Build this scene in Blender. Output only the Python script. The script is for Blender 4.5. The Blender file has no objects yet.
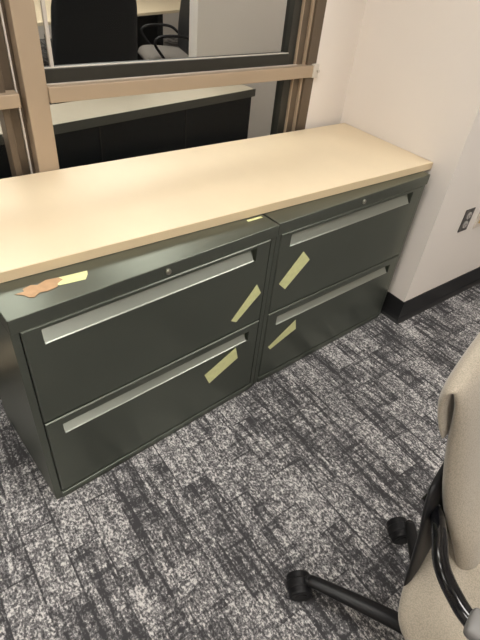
import bpy, bmesh, math, random
from mathutils import Vector, Matrix
random.seed(4)
C = bpy.context.scene.collection
sc = bpy.context.scene
PI = math.pi

# ---------------------------------------------------------------- materials
def mat(name, col, rough=.5, metal=0.0, spec=.5, bump=None, noise=None, coat=0.0):
    m = bpy.data.materials.new(name); m.use_nodes = True
    nt = m.node_tree; b = nt.nodes['Principled BSDF']
    b.inputs['Base Color'].default_value = (*col, 1)
    b.inputs['Roughness'].default_value = rough
    b.inputs['Metallic'].default_value = metal
    b.inputs['Specular IOR Level'].default_value = spec
    b.inputs['Coat Weight'].default_value = coat
    tc = nt.nodes.new('ShaderNodeTexCoord')
    if noise:                                   # (scale, amount) mild colour mottling
        n = nt.nodes.new('ShaderNodeTexNoise'); n.inputs['Scale'].default_value = noise[0]
        n.inputs['Detail'].default_value = 4
        nt.links.new(tc.outputs['Object'], n.inputs['Vector'])
        r = nt.nodes.new('ShaderNodeMapRange')
        r.inputs['From Min'].default_value = .3; r.inputs['From Max'].default_value = .7
        r.inputs['To Min'].default_value = 1 - noise[1]; r.inputs['To Max'].default_value = 1 + noise[1]
        nt.links.new(n.outputs['Fac'], r.inputs['Value'])
        mx = nt.nodes.new('ShaderNodeVectorMath'); mx.operation = 'SCALE'
        mx.inputs[0].default_value = col
        nt.links.new(r.outputs['Result'], mx.inputs['Scale'])
        nt.links.new(mx.outputs['Vector'], b.inputs['Base Color'])
    if bump:                                    # (scale, strength, distance)
        n = nt.nodes.new('ShaderNodeTexNoise'); n.inputs['Scale'].default_value = bump[0]
        n.inputs['Detail'].default_value = 3
        nt.links.new(tc.outputs['Object'], n.inputs['Vector'])
        bp = nt.nodes.new('ShaderNodeBump'); bp.inputs['Strength'].default_value = bump[1]
        bp.inputs['Distance'].default_value = bump[2]
        nt.links.new(n.outputs['Fac'], bp.inputs['Height'])
        nt.links.new(bp.outputs['Normal'], b.inputs['Normal'])
    return m

M = {}
M['paint'] = mat('painted_steel', (.172, .188, .158), .36, .85, .5, noise=(3, .04))
M['pull'] = mat('pull_paint_lit', (.36, .385, .34), .36, .85, .5)  # cabinet paint again, lightened to carry the light the sloping pulls catch
M['lock'] = mat('lock_nickel', (.5, .48, .42), .3, 1)
M['black'] = mat('black_gap', (.006, .006, .006), .7)
M['laminate'] = mat('beige_laminate', (.72, .60, .42), .42, 0, .4, noise=(6, .02), bump=(500, .03, .0005))
M['edge'] = mat('beige_edge', (.64, .51, .33), .45, 0, .4)
M['wall'] = mat('wall_paint', (.74, .685, .63), .8, 0, .3, bump=(350, .12, .001), noise=(1.5, .015))
M['ceiling'] = mat('ceiling_tile', (.75, .72, .68), .9)
M['cove'] = mat('black_rubber', (.012, .012, .013), .45)
M['tan'] = mat('tan_frame', (.37, .285, .20), .4, .15)
M['brown'] = mat('bronze_frame', (.12, .09, .062), .4, .3)
M['gasket'] = mat('dark_gasket', (.020, .019, .014), .45)
M['bead'] = mat('light_bead', (.55, .5, .44), .4)
M['tape'] = mat('yellow_tape', (.70, .71, .36), .6, noise=(60, .06))
M['masking'] = mat('tan_masking_tape', (.46, .29, .16), .7, noise=(60, .08))
M['plastic'] = mat('black_plastic', (.007, .007, .008), .42, 0, .3, bump=(700, .05, .0005))
M['gloss'] = mat('gloss_black', (.004, .004, .005), .13, 0, .6)
M['pad'] = mat('grey_arm_pad', (.16, .155, .15), .5)
M['plate'] = mat('dark_plate', (.085, .078, .072), .4)
M['face'] = mat('receptacle_face', (.42, .39, .36), .4)
M['ivory'] = mat('ivory_plate', (.62, .55, .47), .4)
M['sand'] = mat('sand_top', (.50, .44, .34), .5)
M['amber'] = mat('amber_jack', (.55, .36, .12), .4)
M['leather'] = mat('black_leather', (.006, .007, .009), .5, 0, .3)
M['dark'] = mat('dark_panel', (.006, .0075, .009), .5, 0, .3)
M['greyedge'] = mat('grey_edge', (.09, .085, .07), .4)
M['chrome'] = mat('chair_chrome', (.5, .5, .5), .25, 1)
M['greyfab'] = mat('grey_fabric', (.2, .18, .16), .8)

def emis(name, col, s):
    m = bpy.data.materials.new(name); m.use_nodes = True
    b = m.node_tree.nodes['Principled BSDF']
    b.inputs['Emission Color'].default_value = (*col, 1); b.inputs['Emission Strength'].default_value = s
    b.inputs['Base Color'].default_value = (.8, .8, .8, 1)
    return m
M['lamp'] = emis('lamp_diffuser', (1, .96, .90), 15.2)
M['lamp2'] = emis('lamp_diffuser_next', (1, .94, .86), 14.0)

def fabric(name, col):
    m = bpy.data.materials.new(name); m.use_nodes = True
    nt = m.node_tree; b = nt.nodes['Principled BSDF']; L = nt.links.new
    b.inputs['Roughness'].default_value = .9; b.inputs['Specular IOR Level'].default_value = .2
    b.inputs['Sheen Weight'].default_value = .25
    tc = nt.nodes.new('ShaderNodeTexCoord')
    v = nt.nodes.new('ShaderNodeTexVoronoi'); v.inputs['Scale'].default_value = 330
    L(tc.outputs['Object'], v.inputs['Vector'])
    cr = nt.nodes.new('ShaderNodeMapRange'); cr.inputs['From Max'].default_value = .8
    cr.inputs['To Min'].default_value = 1.06; cr.inputs['To Max'].default_value = .74
    L(v.outputs['Distance'], cr.inputs['Value'])
    mx = nt.nodes.new('ShaderNodeVectorMath'); mx.operation = 'SCALE'; mx.inputs[0].default_value = col
    L(cr.outputs['Result'], mx.inputs['Scale']); L(mx.outputs['Vector'], b.inputs['Base Color'])
    bp = nt.nodes.new('ShaderNodeBump'); bp.inputs['Strength'].default_value = .35; bp.inputs['Distance'].default_value = .0015
    bp.invert = True
    L(v.outputs['Distance'], bp.inputs['Height']); L(bp.outputs['Normal'], b.inputs['Normal'])
    return m
M['fabric'] = fabric('beige_woven_fabric', (.36, .315, .25))

def glass():
    m = bpy.data.materials.new('window_glass'); m.use_nodes = True
    nt = m.node_tree; nt.nodes.clear(); L = nt.links.new
    o = nt.nodes.new('ShaderNodeOutputMaterial'); mx = nt.nodes.new('ShaderNodeMixShader')
    t = nt.nodes.new('ShaderNodeBsdfTransparent'); g = nt.nodes.new('ShaderNodeBsdfGlossy')
    t.inputs['Color'].default_value = (.88, .9, .9, 1); g.inputs['Roughness'].default_value = .01
    f = nt.nodes.new('ShaderNodeFresnel'); f.inputs['IOR'].default_value = 1.11
    L(f.outputs['Fac'], mx.inputs['Fac']); L(t.outputs['BSDF'], mx.inputs[1]); L(g.outputs['BSDF'], mx.inputs[2])
    L(mx.outputs['Shader'], o.inputs['Surface'])
    return m
M['glass'] = glass()

def carpet():
    m = bpy.data.materials.new('patterned_carpet'); m.use_nodes = True
    nt = m.node_tree; b = nt.nodes['Principled BSDF']; L = nt.links.new
    b.inputs['Roughness'].default_value = .95; b.inputs['Specular IOR Level'].default_value = .1
    tc = nt.nodes.new('ShaderNodeTexCoord')
    def N(kind, **k):
        n = nt.nodes.new(kind)
        for a, v in k.items(): setattr(n, a, v)
        return n
    def mapping(sx, sy, off=(0, 0, 0)):
        n = N('ShaderNodeMapping'); n.inputs['Scale'].default_value = (sx, sy, 1); n.inputs['Location'].default_value = off
        L(tc.outputs['Object'], n.inputs['Vector']); return n.outputs['Vector']
    def noise(vec, scale=1, detail=3, rough=.6):
        n = N('ShaderNodeTexNoise'); n.inputs['Scale'].default_value = scale
        n.inputs['Detail'].default_value = detail; n.inputs['Roughness'].default_value = rough
        L(vec, n.inputs['Vector']); return n.outputs['Fac']
    def math_(op, a, b_, clamp=False):
        n = N('ShaderNodeMath', operation=op, use_clamp=clamp)
        for i, q in enumerate((a, b_)):
            if isinstance(q, (int, float)): n.inputs[i].default_value = q
            else: L(q, n.inputs[i])
        return n.outputs[0]
    def rng(a, f0, f1, t0, t1):
        n = N('ShaderNodeMapRange'); L(a, n.inputs['Value'])
        for k, v in zip(('From Min', 'From Max', 'To Min', 'To Max'), (f0, f1, t0, t1)): n.inputs[k].default_value = v
        return n.outputs['Result']
    # woven blocks of differing tone, laid like staggered planks along y
    br = N('ShaderNodeTexBrick', offset=.5, offset_frequency=2, squash=1.0)
    br.inputs['Scale'].default_value = 1; br.inputs['Mortar Size'].default_value = .003
    br.inputs['Brick Width'].default_value = .27; br.inputs['Row Height'].default_value = .105
    br.inputs['Color1'].default_value = (0, 0, 0, 1); br.inputs['Color2'].default_value = (1, 1, 1, 1)
    mp = N('ShaderNodeMapping'); mp.inputs['Rotation'].default_value = (0, 0, PI / 2)
    L(tc.outputs['Object'], mp.inputs['Vector']); L(mp.outputs['Vector'], br.inputs['Vector'])
    blk = br.outputs['Color']
    streak = noise(mapping(44, 4), 1, 2, .6)      # long lines running along y
    streak2 = noise(mapping(14, 5, (3.1, 7, 0)), 1, 2, .5)
    cross = noise(mapping(5, 45, (1, 2, 0)), 1, 2, .5)
    speck = noise(mapping(150, 105), 1, 3, .75)
    speck2 = noise(mapping(80, 45, (9, 4, 0)), 1, 2, .6)
    calm = math_('GREATER_THAN', blk, .62)                      # some planks are plain and heathery
    amp = rng(calm, 0, 1, 1.0, .3)
    groove = rng(streak, .37, .50, -.40, .05)                   # thin dark lines running along y
    v = math_('ADD', groove, math_('MULTIPLY', math_('SUBTRACT', streak2, .5), .9))
    v = math_('ADD', v, math_('MULTIPLY', rng(cross, .36, .46, -1, 0), .24))
    v = math_('MULTIPLY', v, amp)
    v = math_('ADD', v, math_('MULTIPLY', math_('SUBTRACT', blk, .5), .2))
    v = math_('ADD', v, math_('MULTIPLY', br.outputs['Fac'], -.13))
    v = math_('ADD', v, math_('MULTIPLY', math_('SUBTRACT', speck, .5), 2.5))
    v = math_('ADD', v, math_('MULTIPLY', math_('SUBTRACT', speck2, .5), 1.2))
    clump = noise(mapping(34, 22, (5, 5, 0)), 1, 2, .6)
    v = math_('ADD', v, math_('MULTIPLY', math_('SUBTRACT', clump, .5), .6))
    v = math_('ADD', v, .60)
    ramp = N('ShaderNodeValToRGB')
    e = ramp.color_ramp.elements
    e[0].position = .22; e[0].color = (.050, .049, .052, 1)
    e[1].position = .98; e[1].color = (.60, .58, .565, 1)
    k = ramp.color_ramp.elements.new(.45); k.color = (.102, .100, .104, 1)
    k = ramp.color_ramp.elements.new(.70); k.color = (.205, .200, .203, 1)
    L(v, ramp.inputs['Fac']); L(ramp.outputs['Color'], b.inputs['Base Color'])
    bp = N('ShaderNodeBump'); bp.inputs['Strength'].default_value = .5; bp.inputs['Distance'].default_value = .003
    L(speck, bp.inputs['Height']); L(bp.outputs['Normal'], b.inputs['Normal'])
    return m
M['carpet'] = carpet()

# ---------------------------------------------------------------- mesh helpers
def obj(name, bm, m, parent=None, smooth=False, mod=None):
    bmesh.ops.recalc_face_normals(bm, faces=bm.faces)
    me = bpy.data.meshes.new(name); bm.to_mesh(me); bm.free()
    o = bpy.data.objects.new(name, me); C.objects.link(o)
    me.materials.append(M[m] if isinstance(m, str) else m)
    if smooth:
        for p in me.polygons: p.use_smooth = True
    if parent: o.parent = parent
    if mod == 'sub':
        s = o.modifiers.new('s', 'SUBSURF'); s.levels = s.render_levels = 1
    return o
def tag(o, label=None, cat=None, group=None, kind=None):
    if label: o['label'] = label
    if cat: o['category'] = cat
    if group: o['group'] = group
    if kind: o['kind'] = kind
    return o
def empty(name, loc=(0, 0, 0), rz=0):
    o = bpy.data.objects.new(name, None); C.objects.link(o)
    o.location = loc; o.rotation_euler = (0, 0, rz); o.empty_display_size = .1
    return o
def box(bm, x0, x1, y0, y1, z0, z1, bev=0, seg=2):
    t = bmesh.new(); bmesh.ops.create_cube(t, size=1)
    for v in t.verts:
        v.co = Vector(((x0 + x1) / 2 + v.co.x * (x1 - x0), (y0 + y1) / 2 + v.co.y * (y1 - y0), (z0 + z1) / 2 + v.co.z * (z1 - z0)))
    if bev: bmesh.ops.bevel(t, geom=t.edges[:], offset=bev, segments=seg, affect='EDGES', profile=.5)
    merge(bm, t); return bm
def merge(bm, t):
    me = bpy.data.meshes.new('tmp'); t.to_mesh(me); t.free(); bm.from_mesh(me); bpy.data.meshes.remove(me)
def cyl(bm, a, b, r0, r1=None, n=24, bev=0):
    r1 = r0 if r1 is None else r1
    a, b = Vector(a), Vector(b); d = b - a
    t = bmesh.new(); bmesh.ops.create_cone(t, cap_ends=True, segments=n, radius1=r0, radius2=r1, depth=d.length)
    if bev:
        es = [e for e in t.edges if abs(e.verts[0].co.z - e.verts[1].co.z) < 1e-6]
        bmesh.ops.bevel(t, geom=es, offset=bev, segments=2, affect='EDGES', profile=.5)
    q = Vector((0, 0, 1)).rotation_difference(d)
    bmesh.ops.transform(t, matrix=Matrix.Translation((a + b) / 2) @ q.to_matrix().to_4x4(), verts=t.verts)
    merge(bm, t); return bm
def catmull(pts, k=6):
    P = [Vector(p) for p in pts]; P = [2 * P[0] - P[1]] + P + [2 * P[-1] - P[-2]]; out = []
    for i in range(1, len(P) - 2):
        for j in range(k):
            t = j / k; a, b, c, d = P[i - 1:i + 3]
            out.append(.5 * ((2 * b) + (c - a) * t + (2 * a - 5 * b + 4 * c - d) * t * t + (3 * b - a - 3 * c + d) * t ** 3))
    out.append(P[-2]); return out
def tube(bm, pts, r, n=14, k=6, flat=1.0):
    # swept tube; r a number or a list of radii per control point
    cp = catmull(pts, k)
    rs = [r] * len(cp) if isinstance(r, (int, float)) else [v.x for v in catmull([(q, 0, 0) for q in r], k)]
    t = (cp[1] - cp[0]).normalized(); nrm = t.orthogonal().normalized(); rings = []
    up = Vector((0, 0, 1)) if flat != 1.0 else None
    for i, p in enumerate(cp):
        t2 = (cp[min(i + 1, len(cp) - 1)] - cp[max(i - 1, 0)]).normalized()
        if up is not None: nrm = t2.cross(up).normalized()
        else: nrm = (t.rotation_difference(t2) @ nrm).normalized()
        t = t2; bn = t.cross(nrm)
        rings.append([bm.verts.new(p + rs[i] * (math.cos(2 * PI * j / n) * nrm + flat * math.sin(2 * PI * j / n) * bn)) for j in range(n)])
    for A, B in zip(rings, rings[1:]):
        for j in range(n): bm.faces.new((A[j], A[(j + 1) % n], B[(j + 1) % n], B[j]))
    bm.faces.new(rings[0]); bm.faces.new(rings[-1]); return bm
def pad(bm, spine, cx=0, n=40, e=.35, k=4, curve=0):
    # upholstered slab: spine points (y, z, half_width, half_thickness), lofted rounded cross-sections
    S = catmull([(a[0], a[1], 0) for a in spine], k); Wd = catmull([(a[2], a[3], 0) for a in spine], k)
    rings = []
    for i, p in enumerate(S):
        t = (S[min(i + 1, len(S) - 1)] - S[max(i - 1, 0)]).normalized()
        ny, nz = -t.y, t.x
        hw, ht = Wd[i].x, Wd[i].y; ring = []
        for j in range(n):
            a = 2 * PI * j / n; c, s = math.cos(a), math.sin(a)
            ux = hw * math.copysign(abs(c) ** e, c); un = ht * math.copysign(abs(s) ** .8, s) * (1 - .25 * abs(c) ** 6)
            bow = curve * (ux / max(hw, .01)) ** 2
            ring.append(bm.verts.new((cx + ux, p.x + ny * (un + bow), p.y + nz * (un + bow))))
        rings.append(ring)
    for A, B in zip(rings, rings[1:]):
        for j in range(n): bm.faces.new((A[j], A[(j + 1) % n], B[(j + 1) % n], B[j]))
    bm.faces.new(rings[0]); bm.faces.new(rings[-1]); return bm
def prism(bm, outline, thick):
    # outline: list of 3-D points (planar), extruded by the vector thick
    A = [bm.verts.new(p) for p in outline]; B = [bm.verts.new(Vector(p) + Vector(thick)) for p in outline]
    bm.faces.new(A); bm.faces.new(B[::-1]); n = len(A)
    for j in range(n): bm.faces.new((A[j], B[j], B[(j + 1) % n], A[(j + 1) % n]))
    return bm
def struct(name, bm, m): return tag(obj(name, bm, m), kind='structure')
NB = bmesh.new

# ---------------------------------------------------------------- room shell
XK, YK, YW, ZC = .9648, -.0296, .666, 2.70
struct('floor', box(NB(), -3.2, 4.2, -4.2, 7.2, -.1, 0), 'carpet')
struct('ceiling', box(NB(), -3.2, 4.2, -4.2, 7.2, ZC, ZC + .1), 'ceiling')
struct('wall_right', box(NB(), XK, 4.2, YK, .9, 0, ZC), 'wall')
struct('wall_back', box(NB(), .714, XK, YW + .004, .9, 0, ZC), 'wall')
struct('wall_front', box(NB(), -3.2, 4.2, -4.2, -4.1, 0, ZC), 'wall')
struct('wall_left', box(NB(), -3.2, -3.1, -4.1, 7.1, 0, ZC), 'wall')
struct('wall_east', box(NB(), 4.1, 4.2, -4.1, YK, 0, ZC), 'wall')
# beyond the glass
struct('wall_next_room', box(NB(), .90, 4.1, 1.98, 2.08, 0, ZC), 'wall')
struct('wall_far', box(NB(), -3.1, 4.2, 7.1, 7.2, 0, ZC), 'wall')
struct('wall_far_right', box(NB(), 4.1, 4.2, .9, 7.1, 0, ZC), 'wall')

# rubber cove base following the wall round its outer corner
bb = NB(); H = .1305
prof = [(0, H), (.006, H), (.0065, .03), (.012, .012), (.022, 0), (0, 0)]      # out, z
path = [((.9648, .60), (-1, 0)), ((XK, YK), (-1, -1)), ((4.1, YK), (0, -1))]
rings = [[bb.verts.new((p[0] + d[0] * a, p[1] + d[1] * a, z)) for a, z in prof] for p, d in path]
for A, B in zip(rings, rings[1:]):
    for j in range(len(prof)): bb.faces.new((A[j], A[(j + 1) % 6], B[(j + 1) % 6], B[j]))
bb.faces.new(rings[0]); bb.faces.new(rings[-1])
struct('baseboard_right', bb, 'cove')

# ---------------------------------------------------------------- window wall
win = tag(empty('window_1', (0, YW + .009, -.006), math.radians(1.0)), kind='structure')
Y = 0.0
def wpart(name, m, *boxes, bev=.002):
    bm = NB()
    for b in boxes: box(bm, *b, bev=bev)
    return obj(name, bm, m, win)
wpart('mullion', 'tan', (-.585, -.513, -.022, .06, 0, ZC))
wpart('mullion_channel', 'brown', (-.640, -.585, .03, .06, 0, ZC))
wpart('mullion_bead', 'bead', (-.604, -.598, .018, .03, .0, ZC), bev=.001)
wpart('mullion', 'brown', (-.662, -.640, -.006, .06, 0, ZC))
wpart('mullion', 'tan', (-1.93, -1.855, -.022, .06, 0, ZC))
wpart('jamb', 'brown', (.660, .716, -.020, .08, 0, ZC))
wpart('jamb_stop', 'brown', (.606, .650, .004, .08, 0, ZC))
wpart('jamb_bead', 'tan', (.648, .660, -.008, .01, 0, ZC), (.604, .610, .0, .03, 0, ZC))
wpart('gasket', 'gasket', (.560, .604, .012, .06, 0, ZC))
wpart('transom', 'tan', (-.513, .700, -.034, .03, 1.080, 1.130), bev=.003)
wpart('transom_bracket', 'bead', (.688, .722, -.038, -.016, 1.078, 1.134), bev=.004)
bm = NB(); cyl(bm, (.714, -.046, 1.107), (.714, -.036, 1.107), .007, n=16); obj('bolt', bm, 'bead', win)
wpart('transom', 'tan', (-1.855, -.608, -.034, .02, 1.076, 1.118), bev=.003)
wpart('sash_rail', 'gasket', (-.513, .56, .0, .045, 1.130, 1.176))
wpart('rail_bead', 'bead', (-.513, .56, .006, .012, 1.176, 1.179), bev=0)
wpart('rail_bead', 'bead', (-.513, .61, -.006, .0, 1.130, 1.1325), bev=0)
wpart('sash_rail', 'gasket', (-1.855, -.668, .0, .045, 1.120, 1.165))
wpart('edge_strip', 'bead', (-.478, -.466, .022, .034, 1.176, ZC), bev=.001)
wpart('glass_pane', 'glass', (-.513, .612, .034, .040, 1.176, ZC - .06), bev=0)
wpart('glass_pane', 'glass', (-.513, .612, .034, .040, .07, 1.080), bev=0)
wpart('glass_pane', 'glass', (-1.855, -.668, .034, .040, 1.165, ZC - .06), bev=0)
wpart('glass_pane', 'glass', (-1.855, -.668, .034, .040, .07, 1.076), bev=0)
wpart('glass_pane', 'glass', (-3.1, -1.93, .034, .040, .07, ZC - .06), bev=0)
wpart('head_rail', 'tan', (-3.1, .714, -.022, .06, ZC - .06, ZC))
wpart('bottom_rail', 'tan', (-3.1, .61, -.01, .06, 0, .07))
# low beige ledge with a black base that shows left of the cabinet
led = tag(empty('trim_1', (0, .53, 0)), kind='structure')
obj('ledge_base', box(NB(), -3.09, -1.015, .01, .11, 0, .075, .002), 'gasket', led)
obj('ledge_rail', box(NB(), -3.09, -1.015, -.004, .11, .075, .125, .003), 'tan', led)

# ---------------------------------------------------------------- worktop
bm = NB(); box(bm, -1.0, XK - .003, .0825, .6385, .8145, .8465, .0015)
top = obj('countertop', bm, 'laminate')
tag(top, 'long pale beige laminate worktop laid across both filing cabinets', 'countertop')
obj('edge_band', box(NB(), -1.0, XK - .003, .0805, .0825, .815, .8455), 'edge', top)

# ---------------------------------------------------------------- filing cabinets
HC = .8130
def cabinet(W, D, ox, oy, rz, label, tapes):
    root = tag(empty('filing_cabinet', (ox, oy, 0), rz), label, 'filing cabinet', 'lateral filing cabinets under the worktop')
    b = NB(); s = .021
    box(b, 0, s, 0, D, .0, HC - .046, .0012); box(b, W - s, W, 0, D, .0, HC - .046, .0012)
    box(b, s, W - s, D - .02, D, .0, HC - .046)
    box(b, s, W - s, -.007, D - .02, .004, .031, .0015)          # plinth rail
    box(b, s, W - s, .012, .05, .394, .402)                    # rail between the drawers
    box(b, s, W - s, .030, .034, .031, HC - .046)              # dark inner face
    obj('body', b, 'paint', root)
    obj('cabinet_top', box(NB(), 0, W, -.007, D, HC - .046, HC, .0025, 3), 'paint', root)
    lk = NB(); lx = W * .503
    cyl(lk, (lx, -.013, .789), (lx, -.006, .789), .0095, bev=.0015)
    cyl(lk, (lx, -.0145, .789), (lx, -.012, .789), .0055)
    box(lk, lx - .001, lx + .001, -.0155, -.014, .785, .793)
    obj('lock', lk, 'lock', root, smooth=False)
    for i, (z0, z1) in enumerate(((.402, .7615), (.034, .3955))):
        f = NB(); x0, x1 = s + .003, W - s - .003
        if i == 0: px0, px1, pz0, pz1 = .075, W - .088, .694, .748
        else: px0, px1, pz0, pz1 = .075, W - .075, .316, .364
        yf, yb, g = -.0025, .018, .0036
        def V(x, y, z): return f.verts.new((x, y, z))
        O = [V(x0 + g, yf, z0 + g), V(x1 - g, yf, z0 + g), V(x1 - g, yf, z1 - g), V(x0 + g, yf, z1 - g)]
        O2 = [V(x0, yf + g, z0), V(x1, yf + g, z0), V(x1, yf + g, z1), V(x0, yf + g, z1)]
        O3 = [V(x0, yb, z0), V(x1, yb, z0), V(x1, yb, z1), V(x0, yb, z1)]
        I = [V(px0, yf, pz0), V(px1, yf, pz0), V(px1, yf, pz1), V(px0, yf, pz1)]
        R = [V(px0, yf + .012, pz0), V(px1, yf + .012, pz0), V(px1, .027, pz1), V(px0, .027, pz1)]
        for A, B in ((O2, O3), (O, O2), (I, O), (R, I)):
            for j in range(4): f.faces.new((A[j], A[(j + 1) % 4], B[(j + 1) % 4], B[j]))
        f.faces.new(R)
        dr = obj('drawer', f, 'paint', root)
        # sloping finger pull filling the recess, lip rolled at its front
        p = NB(); pf = yf - .001; e = .007
        out = [(pf, pz0 + .001), (pf - .0005, pz0 + .004), (pf + .0025, pz0 + .0065), (.020, pz1 - .015), (.022, pz1 - .017), (.012, pz0 + .001)]
        prism(p, [(px0 + e * .3, y, z) for y, z in out], (px1 - px0 - e - .006, 0, 0))
        obj('pull', p, 'pull', dr)
        for (A, Bq, Cq, Dq) in tapes[i]:
            t = NB(); n = 8                                   # strip from the low end to the high end, lifting off a little
            A, Bq, Cq, Dq = [(p_[0] - .007, p_[1]) for p_ in (A, Bq, Cq, Dq)]
            lo = (Vector((A[0], 0, A[1])), Vector((Dq[0], 0, Dq[1]))); hi = (Vector((Bq[0], 0, Bq[1])), Vector((Cq[0], 0, Cq[1])))
            rows = []
            for kf in range(n + 1):
                q = kf / n; off = -.0036 - .004 * q
                a = lo[0].lerp(hi[0], q) + Vector((0, off, 0)); c = lo[1].lerp(hi[1], q) + Vector((0, off, 0))
                rows.append([t.verts.new(a), t.verts.new(c), t.verts.new(c + Vector((0, .0006, 0))), t.verts.new(a + Vector((0, .0006, 0)))])
            for P, Q in zip(rows, rows[1:]):
                for j in range(4): t.faces.new((P[j], P[(j + 1) % 4], Q[(j + 1) % 4], Q[j]))
            t.faces.new(rows[0]); t.faces.new(rows[-1])
            tp = obj('tape_strip', t, 'tape', dr); tp['label'] = 'pale yellow tape strip stuck aslant'
    return root
tL, tR, WL, WR = .0795, .0496, .912, .906
w = WL
left = cabinet(WL, .47, -WL * math.cos(tL), -WL * math.sin(tL), tL,
    'dark green metal filing cabinet nearer the viewer, torn tan tape on its top', (
    [((w - .170, .465), (w - .064, .591), (w - .037, .543), (w - .144, .448))],
    [((w - .280, .245), (w - .134, .315), (w - .117, .250), (w - .254, .184))]))
right = cabinet(WR, .47, .0070, .0059, tR,
    'dark green metal filing cabinet standing against the beige wall', (
    [((.058, .537), (.160, .654), (.206, .603), (.098, .498))],
    [((.058, .205), (.199, .299), (.212, .241), (.073, .185))]))
# tape remains on top of the left cabinet, in its own frame
ctop = [c for c in left.children if c.name.startswith('cabinet_top')][0]
ca, sa = math.cos(-tL), math.sin(-tL)
def loc(x, y):
    dx, dy = x + WL * math.cos(tL), y + WL * math.sin(tL); return (dx * ca - dy * sa, dx * sa + dy * ca)
def flat(name, pts, m, z, label):
    b = NB(); prism(b, [(*loc(*p), z) for p in pts], (0, 0, .0005)); o = obj(name, b, m, ctop); o['label'] = label
flat('tape_strip', [(-.756, .040), (-.663, .034), (-.668, .018), (-.682, -.003), (-.750, .003), (-.765, .02)], 'tape', HC + .0004, 'pale yellow tape remnant')
flat('tape_strip', [(-.862, .017), (-.838, .018), (-.838, .030), (-.815, .038), (-.800, .030), (-.775, .042), (-.742, .038), (-.735, .024), (-.752, .014), (-.758, -.001),
                    (-.785, -.008), (-.806, -.004), (-.823, -.018), (-.835, -.012), (-.843, .003)], 'masking', HC + .001, 'torn tan masking tape')
flat('tape_strip', [(-.085, .058), (-.020, .060), (-.021, .071), (-.084, .070)], 'tape', HC + .0004, 'small pale yellow tape remnant')

# ---------------------------------------------------------------- wall outlets
o1 = tag(empty('wall_outlet', (1.253, YK, .545)), 'dark grey duplex power outlet low on the beige wall', 'wall outlet')
obj('cover_plate', box(NB(), -.037, .037, -.006, 0, -.062, .062, .002), 'plate', o1)
for dz in (.026, -.024):
    r = NB(); cyl(r, (0, -.009, dz), (0, -.005, dz), .0195, bev=.001); q = obj('receptacle', r, 'face', o1)
    s_ = NB(); box(s_, -.009, -.006, -.0095, -.0085, dz - .004, dz + .007); box(s_, .006, .009, -.0095, -.0085, dz - .004, dz + .006)
    cyl(s_, (0, -.0095, dz - .011), (0, -.0085, dz - .011), .003, n=12); obj('slots', s_, 'black', q)
r = NB(); cyl(r, (0, -.0075, .001), (0, -.0055, .001), .003, n=12); obj('screw', r, 'lock', o1)
o2 = tag(empty('data_outlet', (1.400, YK, .530)), 'ivory data outlet plate with an amber jack beside the dark power outlet', 'data outlet')
obj('cover_plate', box(NB(), -.037, .037, -.006, 0, -.062, .062, .002), 'ivory', o2)
obj('jack', box(NB(), -.012, .012, -.010, -.005, -.034, .006, .001), 'amber', o2)

# ---------------------------------------------------------------- beige office chair
HUB = (-.17, -1.08)
chair = tag(empty('office_chair', (HUB[0], HUB[1], 0), math.atan2(.24, .97)), 'beige upholstered office chair with black tube arms on casters', 'office chair')
CX = .025
# spine (y, z, half width, half thickness); -y is the way the chair faces
BX = .152
sp = [(.030, .410, .150, .018), (.040, .440, .178, .028), (.072, .51, .182, .033), (.128, .60, .182, .034), (.164, .69, .180, .032),
      (.192, .78, .178, .028), (.212, .855, .181, .022), (.226, .898, .184, .018), (.240, .926, .188, .015), (.254, .932, .192, .012), (.264, .918, .195, .014), (.264, .885, .195, .015), (.255, .85, .192, .014), (.240, .81, .186, .011), (.230, .78, .17, .005)]
obj('backrest', pad(NB(), sp, BX - .004, curve=-.006), 'fabric', chair, True, 'sub')
se = [(.128, .388, .12, .008), (.121, .395, .205, .026), (.098, .402, .246, .040), (.045, .404, .270, .045), (-.08, .402, .275, .045), (-.22, .402, .268, .046),
      (-.32, .396, .250, .044), (-.365, .375, .225, .032), (-.375, .350, .18, .010)]
obj('seat', pad(NB(), se, CX - .008, e=.3), 'fabric', chair, True, 'sub')
sh = [(-.04, .338, .10, .012), (.04, .342, .17, .012), (.105, .352, .20, .012), (.130, .40, .205, .012), (.142, .46, .192, .012), (.160, .54, .165, .012),
      (.180, .61, .14, .012), (.195, .66, .11, .008)]
obj('back_shell', pad(NB(), sh, CX + .036), 'plastic', chair, True, 'sub')
obj('seat_pan', box(NB(), CX - .19, CX + .19, -.28, .08, .335, .362, .008), 'plastic', chair)
for sx in (-1, 1):
    def P(x, y, z): return (x, y, z) if sx == -1 else (2 * CX - x, y, z)
    arm = obj('arm', tube(NB(), [P(.05, .185, .54), P(-.01, .172, .565), P(-.065, .152, .60), P(-.125, .132, .628), P(-.190, .108, .645), P(-.235, .068, .655), P(-.262, .02, .660), P(-.272, -.08, .662),
        P(-.272, -.24, .655), P(-.272, -.285, .61), P(-.270, -.26, .54), P(-.264, -.18, .46), P(-.25, -.12, .375), P(-.20, -.10, .345), P(-.12, -.10, .338)], .0165, 16), 'gloss', chair, True)
    x, _, _ = P(-.276, 0, 0)
    ap = NB(); box(ap, x - .028, x + .028, -.245, .040, .672, .702, .011, 3); pp = obj('arm_pad', ap, 'pad', arm, True); pp['label'] = 'grey arm pad'
HX, HY = -.045, .0
m_ = NB(); cyl(m_, (HX, HY, .08), (HX, HY, .26), .028, bev=.003); cyl(m_, (HX, HY, .24), (HX, HY, .31), .016); obj('gas_column', m_, 'plastic', chair, True)
m_ = NB(); box(m_, -.12, .09, -.10, .08, .298, .338, .01); obj('tilt_mechanism', m_, 'plastic', chair)
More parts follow.
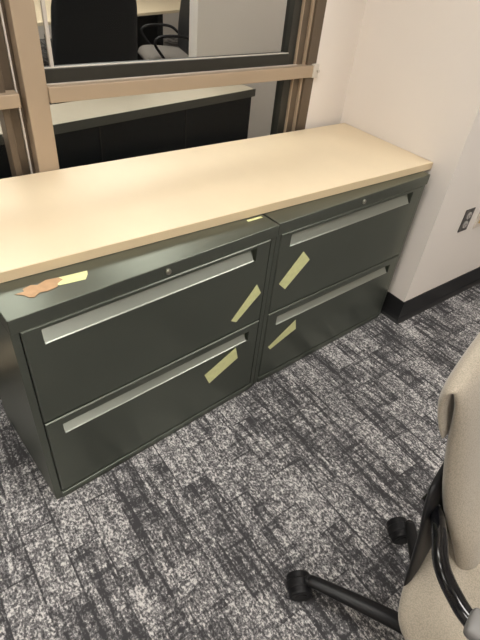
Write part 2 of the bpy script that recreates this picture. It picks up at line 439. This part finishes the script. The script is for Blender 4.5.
m_ = NB(); cyl(m_, (HX, HY, .075), (HX, HY, .135), .052, .042, n=30, bev=.006); obj('hub', m_, 'plastic', chair, True)
def caster(bm, x, y, phi):
    c, s_ = math.cos(phi), math.sin(phi); R = .037
    for q in (-1, 1):
        a = Vector((x - s_ * q * .006, y + c * q * .006, R)); b_ = Vector((x - s_ * q * .034, y + c * q * .034, R))
        cyl(bm, a, b_, R, n=32, bev=.006)
        cyl(bm, b_ - (b_ - a) * .05, b_ + (b_ - a) * .07, .020, n=24, bev=.001)
    cyl(bm, (x - s_ * .014, y + c * .014, R + .001), (x + s_ * .014, y - c * .014, R + .001), R + .003, n=32, bev=.005)   # hood between the wheels
    tube(bm, [(x, y, .052), (x - c * .014, y - s_ * .014, .062), (x - c * .026, y - s_ * .026, .070)], .015, 12)

RB = .352; base0 = math.radians(104)
for k in range(5):
    a = base0 - k * 2 * PI / 5; c, s_ = math.cos(a), math.sin(a)
    leg = NB(); tube(leg, [(HX + d * c, HY + d * s_, z) for d, z in ((.035, .105), (.12, .102), (.24, .090), (RB * .97, .076), (RB, .070))], [.027, .025, .022, .0185, .013], 16, flat=.72)
    cyl(leg, (HX + RB * c, HY + RB * s_, .055), (HX + RB * c, HY + RB * s_, .080), .0165, n=20, bev=.003)
    lo = obj('base_leg', leg, 'plastic', chair, True)
    ph = {0: math.radians(134), 1: math.radians(136)}.get(k, a + .6)
    cs = NB(); caster(cs, HX + RB * c + .026 * math.cos(ph), HY + RB * s_ + .026 * math.sin(ph), ph); obj('caster', cs, 'plastic', lo, False)

# ---------------------------------------------------------------- beyond the glass
# low black-fronted desk with a pale top and grey edge, set slightly askew
ang = math.atan2(1.62 - 1.396, 1.098 + .278)
desk = tag(empty('credenza', (-.278, 1.396, 0), ang), 'low black credenza with a pale top seen through the lower window pane', 'credenza')
obj('body', box(NB(), -1.5, 1.43, .012, .28, 0, .708, .003), 'dark', desk)
obj('worktop', box(NB(), -1.5, 1.44, .004, .29, .712, .741, .001), 'sand', desk)
obj('edge_band', box(NB(), -1.5, 1.45, 0, .004, .694, .7405), 'greyedge', desk)
for x in (-.95, -.35, .25, .85):
    obj('door_gap', box(NB(), x, x + .004, .009, .012, .02, .70), 'gasket', desk)

def high_chair(x, y, rz, label, m='leather', s=1.0, arms=True, group=None, hw=.25, seat_m=None):
    r = tag(empty('high_back_chair', (x, y, 0), rz), label, 'office chair', group)
    S = [(.20, .47, hw * .7, .02), (.205, .52, hw, .04), (.22, .75, hw, .045), (.25, .98, hw * .98, .04), (.29, 1.18, hw * .92, .035), (.31, 1.24, hw * .7, .015)]
    obj('backrest', pad(NB(), S), m, r, True)
    obj('seat', pad(NB(), [(.22, .43, .18, .01), (.19, .44, .24, .035), (0, .45, .25, .045), (-.2, .45, .25, .045), (-.27, .42, .2, .015)]), seat_m or m, r, True)
    for q in (-1, 1):
        obj('arm', tube(NB(), [(q * .26, .20, .60), (q * .29, .1, .66), (q * .29, -.12, .66), (q * .29, -.2, .60), (q * .27, -.1, .46), (q * .2, -.05, .41)], .014, 10), 'plastic', r, True)
    b = NB(); cyl(b, (0, 0, .09), (0, 0, .41), .025); obj('gas_column', b, 'chrome', r)
    for k in range(5):
        a = k * 2 * PI / 5 + .3; b = NB(); tube(b, [(0, 0, .11), (.3 * math.cos(a), .3 * math.sin(a), .075)], [.024, .014], 10)
        cyl(b, (.3 * math.cos(a) - .02, .3 * math.sin(a), .03), (.3 * math.cos(a) + .02, .3 * math.sin(a), .03), .03, n=16)
        obj('base_leg', b, 'plastic', r)
    return r
high_chair(.24, 2.30, PI, 'large black high-back chair behind the upper pane, nearest the glass', hw=.27)
high_chair(1.76, 3.92, -PI / 2 - .25, 'black-backed chair with grey seat at the far table, beside the pale wall', hw=.25, seat_m='greyfab')
high_chair(.78, 3.72, 2.9, 'dark chair at the left of the far pale table, by the mullion', hw=.22)
tb = tag(empty('conference_table', (.95, 4.92, 0), .35), 'far conference table with a pale beige top, seen through the glass', 'table')
obj('tabletop', box(NB(), -1.9, 2.0, -.75, .6, .712, .742, .004), 'laminate', tb)
for x in (-1.3, 1.3): obj('leg', box(NB(), x - .05, x + .05, -.35, .35, 0, .712, .005), 'dark', tb)

# ---------------------------------------------------------------- lights
def fixture(x, y, m='lamp', w=.6, l=1.2, label=''):
    f = tag(empty('ceiling_light', (x, y, ZC)), label, 'ceiling light')
    b = NB(); box(b, -w / 2 - .02, w / 2 + .02, -l / 2 - .02, l / 2 + .02, -.012, 0, .002); obj('frame', b, 'ceiling', f)
    obj('diffuser', box(NB(), -w / 2, w / 2, -l / 2, l / 2, -.016, -.011), m, f)
fixture(-2.2, -.7, label='recessed ceiling light panel over the left of the room')
fixture(-.45, -.65, label='recessed ceiling light panel above the filing cabinets and the beige chair')
fixture(1.45, -1.6, label='recessed ceiling light panel over the right of the room')
fixture(-.6, -3.0, label='recessed ceiling light panel at the back of the room')
fixture(-1.7, 2.8, 'lamp2', label='added ceiling panel at the left of the next room, for sheen on the cabinet tops')  # added, unseen: widens the sheen on the cabinet tops
fixture(.9, 2.9, 'lamp2', label='added ceiling panel of the next room above the black high-back chairs, for sheen on the cabinet tops')  # extra unseen panel, put in to brighten reflections on the cabinet tops
fixture(-.4, 2.8, 'lamp2', label='added ceiling panel of the next room, second from its left side, for the highlight on the left cabinet top')  # unseen panel added where the left cabinet top mirrors it as a highlight
fixture(1.9, 1.35, 'lamp2', l=.6, label='added short ceiling panel of the next room that brightens its pale wall')  # unseen fill panel added to lift the next room's pale wall
fixture(1.2, 4.6, 'lamp2', label='ceiling light panel above the far conference table')

w = bpy.data.worlds.new('World'); sc.world = w; w.use_nodes = True
w.node_tree.nodes['Background'].inputs['Color'].default_value = (.6, .55, .5, 1)
w.node_tree.nodes['Background'].inputs['Strength'].default_value = .1

# ---------------------------------------------------------------- camera
cam = bpy.data.cameras.new('camera'); co = bpy.data.objects.new('camera', cam); C.objects.link(co)
Rm = Matrix(((0.8076107588976592, 0.3174323823961859, -0.496992499660738),
             (-0.5828204088141676, 0.5581398485322283, -0.5905931599249247),
             (0.0899179247004374, 0.7666267619165814, 0.6357658175231378)))
co.matrix_world = Matrix.Translation((-1.0296479, -1.0814563, 1.5985569)) @ Rm.to_4x4()
cam.sensor_fit = 'HORIZONTAL'; cam.sensor_width = 36; cam.lens = 482.4262 * 36 / 480
cam.clip_start = .02
sc.camera = co
sc.view_settings.view_transform = 'Standard'; sc.view_settings.look = 'None'
sc.view_settings.exposure = 0.0; sc.view_settings.gamma = 1; sc.view_settings.use_curve_mapping = False
